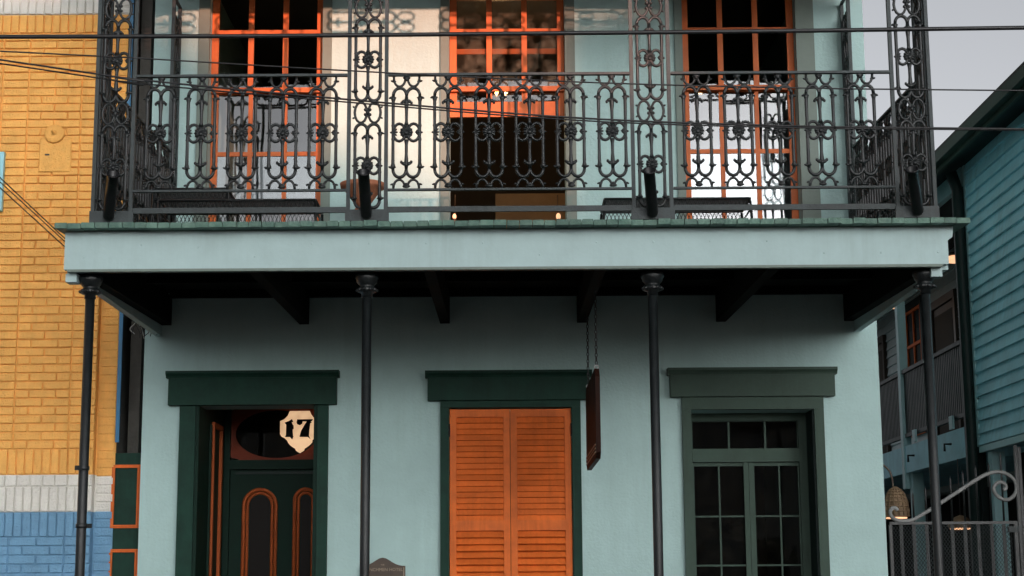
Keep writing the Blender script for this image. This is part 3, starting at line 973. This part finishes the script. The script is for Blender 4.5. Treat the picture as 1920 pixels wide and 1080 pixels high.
# ------------------------------------------------------------ hanging sign and plaque
hs = tag(empty('hanging_sign', (.62, -1.2, 2.47)), 'dark red sign board hung edge-on from chains under the gallery', 'sign')
sg = MB(); sg.prism([(-1.9, 2.50), (-1.82, 2.46), (-.58, 2.46), (-.5, 2.50), (-.5, 3.02), (-.58, 3.08), (-1.82, 3.08), (-1.9, 3.02)], -.016, .016)
sg.v = [(.625+y, x, z) for x, y, z in sg.v]
so = sg.build('board', 'sign', hs); so.matrix_parent_inverse = Matrix.Translation(-Vector((.62, -1.2, 2.47)))
tm = MB()
for z in (2.50, 2.525, 2.55): tm.box(.602, .6085, -1.86, -.54, z, z+.008)
o = tm.build('trim_line', 'bronze_hi', hs); o.matrix_parent_inverse = Matrix.Translation(-Vector((.62, -1.2, 2.47)))
lk = MB(); lk.tube([(.008*math.cos(a), 0, .017*math.sin(a)) for a in [2*math.pi*i/10 for i in range(10)]], .0035, 5, True)
lkm = lk.mesh('chain_link', 'iron')
for y in (-.62, -1.78):
    ev = MB(); ev.tube([(.014*math.cos(a), 0, .014*math.sin(a)+.015) for a in [2*math.pi*i/10 for i in range(10)]], .005, 6, True)
    o = ev.build('eye_bolt', 'grey_box', hs, (.005, y+1.2, 3.08-2.47))
    z = 3.125; i = 0
    while z < 3.68+SL*.6*(y+2.7)-.03:
        put('chain_link', lkm, hs, (.005, y+1.2, z-2.47), (0, 0, R(90*(i % 2)+20))); z += .027; i += 1
pq = tag(empty('wall_plaque', (-.975, -.03, 1.4)), 'bronze arched hotel plaque behind the second column', 'plaque')
px0, px1, zs_, zt_ = -1.153, -.799, 1.764, 1.83
cx = (px0+px1)/2; out = [(px0, 1.2), (px1, 1.2), (px1, zs_-.004)]
for i in range(15):
    t = i/14; xx = px1-(px1-px0)*t
    out.append((xx, zs_-.004+(zt_-zs_)*math.exp(-((xx-cx)/.085)**2)))
pp = MB(); pp.prism(out, -.035, -.002); pp = pp.build('plate', 'bronze', pq); pp.matrix_parent_inverse = Matrix.Translation(-Vector(pq.location))
def text(s, size, x, y, z, m, parent, ext=.002):
    cu = bpy.data.curves.new('txt', 'FONT'); cu.body = s; cu.size = size; cu.extrude = ext; cu.align_x = 'CENTER'; cu.resolution_u = 2
    t = bpy.data.objects.new('txt', cu); col.objects.link(t)
    dg = bpy.context.evaluated_depsgraph_get()
    me = bpy.data.meshes.new_from_object(t.evaluated_get(dg))
    bpy.data.objects.remove(t)
    me.materials.clear(); me.materials.append(MT[m])
    o = put('lettering', me, parent, (x, y, z), (R(90), 0, 0))
    o.matrix_parent_inverse = Matrix.Translation(-parent.location)
    return o
text('FRENCHMEN HOTEL', .034, cx, -.036, 1.722, 'bronze_hi', pq)
text('THE', .016, cx, -.036, 1.765, 'bronze_hi', pq)
bd = MB()
bd.box(px0+.008, px0+.014, -.037, -.0345, 1.21, 1.75); bd.box(px1-.014, px1-.008, -.037, -.0345, 1.21, 1.75)
bd = bd.build('border', 'bronze_hi', pq); bd.matrix_parent_inverse = Matrix.Translation(-Vector(pq.location))

# ------------------------------------------------------------ things on the gallery
def lattice(mb, x0, x1, z0, z1, y, p=.03, r=.0028):
    n_ = max(2, int((x1-x0)/p))
    st_ = (x1-x0)/n_; h = z1-z0
    for i in range(n_):
        a = x0+i*st_
        mb.tube([(a, y, z0), (a+st_, y, z1)], r, 4, caps=False)
        mb.tube([(a, y, z1), (a+st_, y, z0)], r, 4, caps=False)
def mesh_table(name, cx, cy, w_, d_, h, label, cat, flare=.03):
    z0 = dz(cy)+.004
    t = tag(empty(name, (cx, cy, z0)), label, cat, 'black metal furniture on the gallery')
    tp = MB()
    for i in range(int(w_/.03)+1):
        tp.box(-w_/2+i*.03, -w_/2+i*.03+.010, -d_/2, d_/2, h-.008, h-.003)
    for i in range(int(d_/.03)+1):
        tp.box(-w_/2, w_/2, -d_/2+i*.03, -d_/2+i*.03+.010, h-.0145, h-.0085)
    tp.build('top', 'iron', t)
    apn = MB()
    for y in (-d_/2, d_/2):
        lattice(apn, -w_/2, w_/2, h-.085, h-.015, y)
        apn.tube([(-w_/2, y, h-.006), (w_/2, y, h-.006)], .010); apn.tube([(-w_/2, y, h-.09), (w_/2, y, h-.09)], .007)
    for x in (-w_/2, w_/2):
        apn.tube([(x, -d_/2, h-.006), (x, d_/2, h-.006)], .010); apn.tube([(x, -d_/2, h-.09), (x, d_/2, h-.09)], .007)
    apn.build('apron', 'iron', t)
    for sx in (-1, 1):
        for sy in (-1, 1):
            MB().tube([(sx*(w_/2), sy*d_/2, h-.02), (sx*(w_/2+flare*.4), sy*d_/2, h*.5), (sx*(w_/2+flare*2), sy*d_/2, 0)], .011, 6).build('leg', 'iron', t)
    return t
mesh_table('patio_table', -2.37, -.75, .55, .5, .57, 'square black lattice-apron table on the gallery at the left window', 'table')
mesh_table('patio_bench', -1.97, -1.05, 1.15, .45, .43, 'long low black mesh bench on the gallery, left of the terracotta planter', 'bench', .005)
mesh_table('patio_bench', 1.28, -.95, 1.08, .45, .44, 'low black mesh bench on the gallery between the middle and right windows', 'bench', .03)
pc = at(680, 345, -.5)
pt = tag(empty('planter', (pc.x, -.5, dz(-.5))), 'terracotta bowl planter on a stem behind the second gallery post', 'planter')
hz = pc.z-dz(-.5)
b = MB(); b.lathe([(.05, hz-.19), (.085, hz-.13), (.15, hz-.045), (.172, hz-.035), (.178, hz), (.16, hz), (.14, hz-.03), (.0, hz-.03)], 24); b.build('bowl', 'terracotta', pt)
b = MB(); b.lathe([(.12, .0), (.115, .04), (.06, .08), (.052, hz*.5), (.07, hz-.22), (.05, hz-.185)], 20); b.build('stem', 'terracotta', pt)
# lamps in the rooms
def bulb(name, px, py, Y, r, label, m='bulb', arm=True, up_=.25, watts=0):
    p = at(px, py, Y)
    o = tag(empty(name, p), label, 'lamp')
    MB().ell((0, 0, 0), r, r, r*1.5, 0, 10, 7).build('bulb', m, o)
    MB().lathe([(r*.5, 0), (r*.9, r*.4), (r*.9, r*2.0), (r*.4, r*2.4)], 10, (0, 0, -r*3.2)).build('holder', 'bronze', o)
    if watts:
        ld = bpy.data.lights.new('bulb_light', 'POINT'); ld.energy = watts; ld.color = (1, .62, .32); ld.shadow_soft_size = .03
        lo = bpy.data.objects.new('bulb_light', ld); col.objects.link(lo); lo.parent = o; lo.location = (0, -.06, .02)
    if arm:
        MB().tube([(0, 0, -r*3.2), (0, .05, -r*4.5), (0, .14, -r*4.5), (0, .2, up_)], .006, 5).build('arm', 'bronze', o)
    return o
bulb('candle_lamp', 931, 173, 1.6, .016, 'left lit candle bulb seen through the open middle window', watts=9)
bulb('candle_lamp', 949, 173, 1.6, .016, 'right lit candle bulb seen through the open middle window')
bulb('candle_lamp', 1313, 173, 1.1, .018, 'lit bulb behind the upper right window')
bulb('table_lamp', 1047, 406, 1.8, .022, 'glowing lamp low inside the open middle window, right side', 'bulb_dim')
bulb('table_lamp', 852, 406, 1.6, .018, 'glowing lamp low inside the open middle window, left side', 'bulb_dim')

# ------------------------------------------------------------ teal clapboard building on the right
tb = tag(empty('clapboard_building', (4.4, 2.5, 0)), 'teal clapboard building with a dark side gallery to the right of the hotel', 'building')
tb.location = (0, 0, 0)
TX = 4.4; TY = 2.30
MB().box(TX+.03, 9, -.9, TY-.01, 2.84, 5.6).build('wall', 'teal', tb)
wl1 = tb.children[-1]
pitch = .1125; bm_ = {}
def boards(holder_, X, y0, y1, z0, z1, m, p=pitch):
    L = y1-y0
    b = MB()
    b.v = [(-.004, 0, -.004), (-.042, 0, -.004), (-.012, 0, p+.012), (-.004, 0, p+.012), (-.004, L, -.004), (-.042, L, -.004), (-.012, L, p+.012), (-.004, L, p+.012)]
    for q in ((0, 1, 2, 3), (7, 6, 5, 4), (1, 5, 6, 2), (0, 4, 5, 1), (3, 2, 6, 7)): b.face(list(q))
    me = b.mesh('clapboard', m)
    z = z0
    while z < z1-.03:
        put('clapboard', me, holder_, (X+.03, y0, z), (random.uniform(-.0015, .0015), 0, 0)); z += p
boards(wl1, TX, -.9, TY-.07, 2.85, 5.53, 'teal')
fb = MB()
fb.v = [(0, -.004, -.004), (0, -.042, -.004), (0, -.012, pitch+.012), (0, -.004, pitch+.012), (4.5, -.004, -.004), (4.5, -.042, -.004), (4.5, -.012, pitch+.012), (4.5, -.004, pitch+.012)]
for q in ((3, 2, 1, 0), (4, 5, 6, 7), (2, 6, 5, 1), (1, 5, 4, 0), (7, 6, 2, 3)): fb.face(list(q))
fbm = fb.mesh('clapboard', 'teal')
for k in range(24): put('clapboard', fbm, wl1, (TX+.06, -.9, 2.85+k*pitch))
MB().box(TX-.01, TX+.058, -.94, -.902, 2.84, 5.53).build('corner_board', 'teal_post', tb)
MB().box(TX-.006, TX+.029, TY-.07, TY-.005, 2.84, 5.53).build('corner_board', 'teal_post', tb)
MB().box(TX-.01, TX+.029, -.9, TY-.072, 2.78, 2.838).build('skirt_board', 'teal_post', tb)
# recessed wall behind the side gallery
RX = 5.5
MB().box(RX+.03, 9, TY, 15, 2.7, 5.6).build('recessed_wall', 'grey_board', tb)
wl2 = tb.children[-1]
boards(wl2, RX, TY, 15, 3.0, 5.55, 'grey_board', .125)
# roof with gutter and soffit
rf = MB(); rf.prism([(TX-.32, 5.59), (TX-.32, 5.63), (7.2, 7.4), (9.5, 6.0), (9.5, 5.8), (TX+.0, 5.62)], -1.1, 15.2); rf.build('roof', 'roofing', tb)
gu = MB(); gu.box(TX-.34, TX-.24, -1.1, 15.2, 5.49, 5.585); gu.box(TX-.27, TX-.235, -1.09, 15.19, 5.45, 5.489)
gu.build('gutter', 'green_grey', tb)
MB().box(TX-.234, TX+.05, -1.08, 15.18, 5.535, 5.575).build('soffit', 'dark_green', tb)
MB().box(TX-.02, TX+.04, TY+.02, 15, 5.36, 5.53).build('gallery_beam', 'teal_post', tb)
# downpipe at the corner
dp = MB(); dp.tube([(TX-.12, TY-.02, 5.47), (TX-.06, TY, 5.3), (TX-.04, TY+.04, 2.9), (TX-.04, TY+.04, .1)], .055, 10)
dp.build('downpipe', 'dark_green', tb)
MB().box(TX-.045, TX+.10, TY+.10, TY+.26, 0, 5.359).build('corner_post', 'dark_green', tb)
# gallery floor, rail and pickets
MB().box(TX-.02, RX, TY+.262, 15, 2.77, 3.06).build('gallery_floor', 'teal', tb)
rl = MB(); rl.box(TX-.02, TX+.04, TY+.262, 15, 3.86, 3.90); rl.box(TX-.01, TX+.03, TY+.262, 15, 3.16, 3.20)
rl = rl.build('gallery_rail', 'dark_green', tb)
pk = MB(); pk.box(0, .016, 0, .042, 3.201, 3.859); pkm = pk.mesh('picket', 'dark_green')
y = TY+.3
while y < 8.5:
    put('picket', pkm, rl, (TX+.002, y, 0)); y += .068
for py_ in (5.05, 8.6, 12):
    MB().box(TX-.035, TX+.055, py_, py_+.11, 2.6, 5.359).build('gallery_post', 'teal_post', tb)
# upstairs door and window in the recessed wall
def side_open(y0, y1, z0, z1, kind):
    f = MB(); X = RX+.0
    fr_ = .09
    f.box(X-.05, X, y0-fr_, y0, z0, z1); f.box(X-.05, X, y1, y1+fr_, z0, z1); f.box(X-.055, X, y0-fr_, y1+fr_, z1+.001, z1+.10)
    f.box(X-.02, X-.003, y0, y1, z0, z1)
    if kind == 'door':
        o = f.build('side_door', 'bronze', tb)
        MB().box(X-.035, X-.021, y0+.08, y1-.08, z0+.1, z1-.1).build('door_panel', 'interior', o)
    else:
        o = f.build('side_window', 'dark_green', tb)
        g_ = MB(); g_.v = [(X-.024, y0, z0), (X-.024, y1, z0), (X-.024, y1, z1), (X-.024, y0, z1)]; g_.face([0, 3, 2, 1])
        g_.build('pane', 'glass', o)
        m_ = MB(); zm_ = z0+(z1-z0)*.42
        for z in (z0+.02, zm_, zm_+(z1-zm_)*.5, z1-.03): m_.box(X-.05, X-.026, y0, y1, z-.02, z+.02)
        for yy in (y0+.02, (y0+y1)/2, y1-.02): m_.box(X-.046, X-.028, yy-.02, yy+.02, z0, z1)
        m_.build('muntin', 'orange', o)
side_open(6.75, 7.75, 3.06, 5.0, 'door')
side_open(8.35, 9.15, 3.5, 5.2, 'window')
side_open(10.6, 11.3, 3.06, 5.0, 'door')
# under the gallery
for yy in (TY-.3, 5.0, 8.6):
    MB().box(TX+.02, TX+.14, yy-.06, yy+.06, 0, 2.769).build('ground_post', 'teal_post', tb)
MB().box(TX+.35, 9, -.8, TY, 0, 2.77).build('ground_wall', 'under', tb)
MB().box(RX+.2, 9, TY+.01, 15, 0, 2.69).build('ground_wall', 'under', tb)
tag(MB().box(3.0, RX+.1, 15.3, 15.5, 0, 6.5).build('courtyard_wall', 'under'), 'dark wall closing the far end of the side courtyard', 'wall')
# cable hooks and brackets on the gallery floor edge
for yy in (3.1, 4.6):
    MB().tube([(TX-.03, yy, 2.93), (TX-.10, yy, 2.93), (TX-.10, yy, 2.86)], .012, 6).build('hook', 'dark_green', tb)
    MB().box(TX-.045, TX-.022, yy-.12, yy, 3.07, 3.2).build('joint_box', 'teal_post', tb)
# warm lamps on the side gallery ceiling
for k, (px, py, X, lb) in enumerate(((1794, 491, 4.9, 'warm ceiling lamp near the downpipe on the side gallery'),
                                     (1675, 577, 4.9, 'warm ceiling lamp to the right of the side gallery post'),
                                     (1652, 583, 4.9, 'warm ceiling lamp to the left of the side gallery post'))):
    d = fw*F + rt*(px-960) + up*(540-py); p = CAM + d*(X/d.x)
    o = tag(empty('ceiling_lamp', p), lb, 'lamp', 'lamps on the side gallery')
    MB().lathe([(.10, 0), (.115, .01), (.115, .05), (.09, .06)], 16).build('diffuser', 'bulb_dim', o)
    MB().lathe([(.12, .061), (.12, .09), (.03, .11)], 16).build('rim', 'bronze', o)
    MB().tube([(0, 0, .11), (0, 0, max(.12, 5.55-p.z))], .012, 6).build('stem', 'bronze', o)

# ------------------------------------------------------------ iron side gate
IY = .3
ig = tag(empty('iron_gate', (3.6, IY, 0)), 'iron gate with mesh panel and scrolled top rail right of the hotel', 'gate')
gx0, gx1, gz = 3.084, 4.113, 2.075
f = MB(); f.box(gx0, gx1, -.012, .012, gz-.011, gz+.011); f.box(gx0-.008, gx0+.016, -.015, .015, .1, gz-.012); f.box(gx1-.028, gx1-.002, -.016, .016, .1, gz-.012)
f.box(gx0+.017, gx1-.029, -.011, .011, .1, .14)
f.v = [(x-3.6, y, z) for x, y, z in f.v]; f.build('frame', 'iron', ig)
pb = [at(p, 1000, IY).x-3.6 for p in (1691, 1715, 1739, 1787, 1811, 1836, 1861, 1884)]
tp = [at(1700, t, IY).z for t in (1000, 922, 912, 893, 883, 873, 868, 850)]
for x, t in zip(pb, tp):
    if t > gz: MB().tube([(x, .0, gz+.012), (x, 0, t-.03), (x, 0, t)], [.0085, .0085, .001], 6).build('spike', 'iron', ig)
for x in pb:
    MB().box(x-.014, x+.014, .013, .02, .14, gz-.012).build('bar', 'iron', ig)
gp = MB(); xg = at(1913, 1000, IY).x-3.6
gp.box(xg-.012, xg+.012, -.014, .014, 0, at(1908, 835, IY).z); gp.box(xg+.018, xg+.04, -.012, .012, 0, at(1908, 838, IY).z)
gp.build('gate_post', 'iron', ig)
scr = [(1684,951),(1688,957),(1682,965),(1673,962),(1670,953),(1676,949),(1683,950)]
S_ = [(1683,957),(1679,953),(1673,953),(1669,960),(1672,969),(1683,976),(1700,977),(1715,973),(1745,955),(1790,926),(1830,900),(1853,888),(1873,885),(1892,891),(1904,904),(1905,922),(1896,934),(1884,937),(1870,930),(1863,918),(1867,908),(1876,904),(1884,908),(1886,915),(1881,919)]
P = [at(x, y, IY)-Vector((3.6, IY, 0)) for x, y in S_]
P = sweep(P, 6)
sc_ = MB(); sc_.tube(P, .016, 8); sc_.v = [(x, (y-0)*.9, z) for x, y, z in sc_.v]; sc_.build('scroll', 'iron_pale', ig)
ms = MB(); cw, ch = .026, .037
nx = int((gx1-gx0-.05)/cw); nz = int((gz-.03-1.25)/ch)
for i in range(nx):
    for s in (0, 1):
        x0 = gx0+.02+i*cw+cw*.5
        P = []
        for k in range(nz*2+1):
            dx = (cw*.47)*(1 if (k+s) % 2 else -1)*.5
            P.append((x0+dx+(cw*.25 if s else -cw*.25)-3.6, 0, gz-.02-k*ch/2))
        ms.tube(P, .0022, 4, caps=False)
tag(ms.build('mesh_panel', 'iron_flat', ig), kind='stuff')
MB().box(at(1889, 990, IY).x-3.6, at(1908, 990, IY).x-3.6, -.03, .0, at(1890, 998, IY).z, at(1890, 987, IY).z).build('lock_box', 'iron_flat', ig)
# wicker wall lamp behind the gate
LP = Vector((3.259, .8, 2.141))
wlp = tag(empty('wall_lamp', LP), 'wicker dome lamp on a curved arm behind the iron gate', 'lamp')
b = MB()
prof = [(.107*math.cos(R(a))**.8, .235*math.sin(R(a))) for a in range(0, 90, 10)] + [(.012, .24)]
for k in range(16):
    a = 2*math.pi*k/16
    b.tube([(r_*math.cos(a), r_*math.sin(a), z+.01) for r_, z in prof], .005, 4)
for r_, z in prof:
    b.tube([(r_*math.cos(2*math.pi*i/20), r_*math.sin(2*math.pi*i/20), z+.01) for i in range(20)], .006, 5, True)
b.lathe([(r_*.97, z+.01) for r_, z in prof], 20, caps=False)
b.build('shade', 'wicker', wlp)
b = MB(); b.lathe([(.085, -.012), (.09, -.006), (.085, 0), (.0, .004)], 18); b.build('diffuser', 'bulb_dim', wlp)
MB().tube(sweep([(-.02, 0, .25), (-.02, .0, .30), (-.04, 0, .38), (-.10, 0, .44), (-.17, 0, .455), (-.275, 0, .44)], 8), .009, 7).build('arm', 'bronze', wlp)
p2 = at(1802, 990, 2.6)
l2 = tag(empty('courtyard_lamp', p2), 'glowing lamp seen through the iron gate mesh', 'lamp')
MB().lathe([(.11, 0), (.13, .02), (.06, .10), (.01, .12)], 16).build('shade', 'wicker', l2)
MB().lathe([(.10, -.014), (.105, -.004), (.0, .004)], 16).build('diffuser', 'bulb_dim', l2)
MB().tube([(0, 0, .12), (0, 0, 2.75-p2.z)], .006, 5).build('cord', 'wire', l2)

# ------------------------------------------------------------ unseen house shapes added behind the camera to block light
def far_blocker(name, x0, x1, y0, y1, h, m, label, roof=None):
    o = tag(empty(name, ((x0+x1)/2, y1, 0)), label, 'house', 'unseen light blockers added across the street')
    off = Vector((-(x0+x1)/2, -y1, 0))
    def part(mb, nm, mm):
        q = mb.build(nm, mm, o); q.location = off; return q
    part(MB().box(x0, x1, y0, y1, 0, h), 'wall', m)
    if roof: part(roof, 'roof', 'roofing')
    else: part(MB().box(x0-.04, x1+.12, y0-.12, y1+.15, h+.001, h+.12), 'roof', 'roofing')
    k = x0+.7
    while k < x1-1.2:
        for z in (.9, 4.2):
            if z+1.8 < h-.2:
                wq = part(MB().box(k, k+.95, y1+.001, y1+.06, z, z+1.7), 'window', 'white')
                g_ = MB().box(k+.1, k+.85, y1+.061, y1+.07, z+.1, z+1.6).build('pane', 'steel_dark', wq)
        k += 1.9
    return o
DB = 50.0                                                   # distance of the two added blockers that bound the sun patch
def zc(X, z, d=DB):
    return X+d*math.tan(SUN_AZ), z+d/math.cos(SUN_AZ)*math.tan(SUN_EL)
a0 = zc(-2.55, 6.10); a1 = zc(-1.5, 5.15); a2 = zc(-.45, 4.7); a3 = zc(.1, 4.55)
hx = .38+(DB+4)*math.tan(SUN_AZ)
r_ = MB(); r_.prism([(a0[0]-3.6, 5.2), (hx-.03, 5.2), (hx-.03, a3[1]-.1), a3, a2, a1, a0, (a0[0]-.6, a0[1]+.5), (a0[0]-3.6, a0[1]+.5)], -DB-5, -DB)  # roofline cut to the lower edge of the sun patch
far_blocker('street_blocker', a0[0]-3.5, hx-.1, -DB-4.9, -DB-.05, 5.19, 'blocker_a', 'unseen white house shape with a stepped roof, added to shade the facade below the sun patch', r_)
far_blocker('street_blocker', hx, hx+6.0, -DB-4, -DB, zc(0, 6.6)[1]-.12, 'blocker_b', 'unseen tall cream flat-roofed house shape, added to block the sun right of the patch')
far_blocker('street_blocker', 2.6, 7.6, -28, -22, 5.1, 'blocker_a', 'unseen small white house shape, added to keep sky glow out of the french window glass')
far_blocker('street_blocker', -26, -3.6, -28, -22, 5.1, 'blocker_b', 'unseen long low cream house shape, added to keep sky glow out of the transom glass')
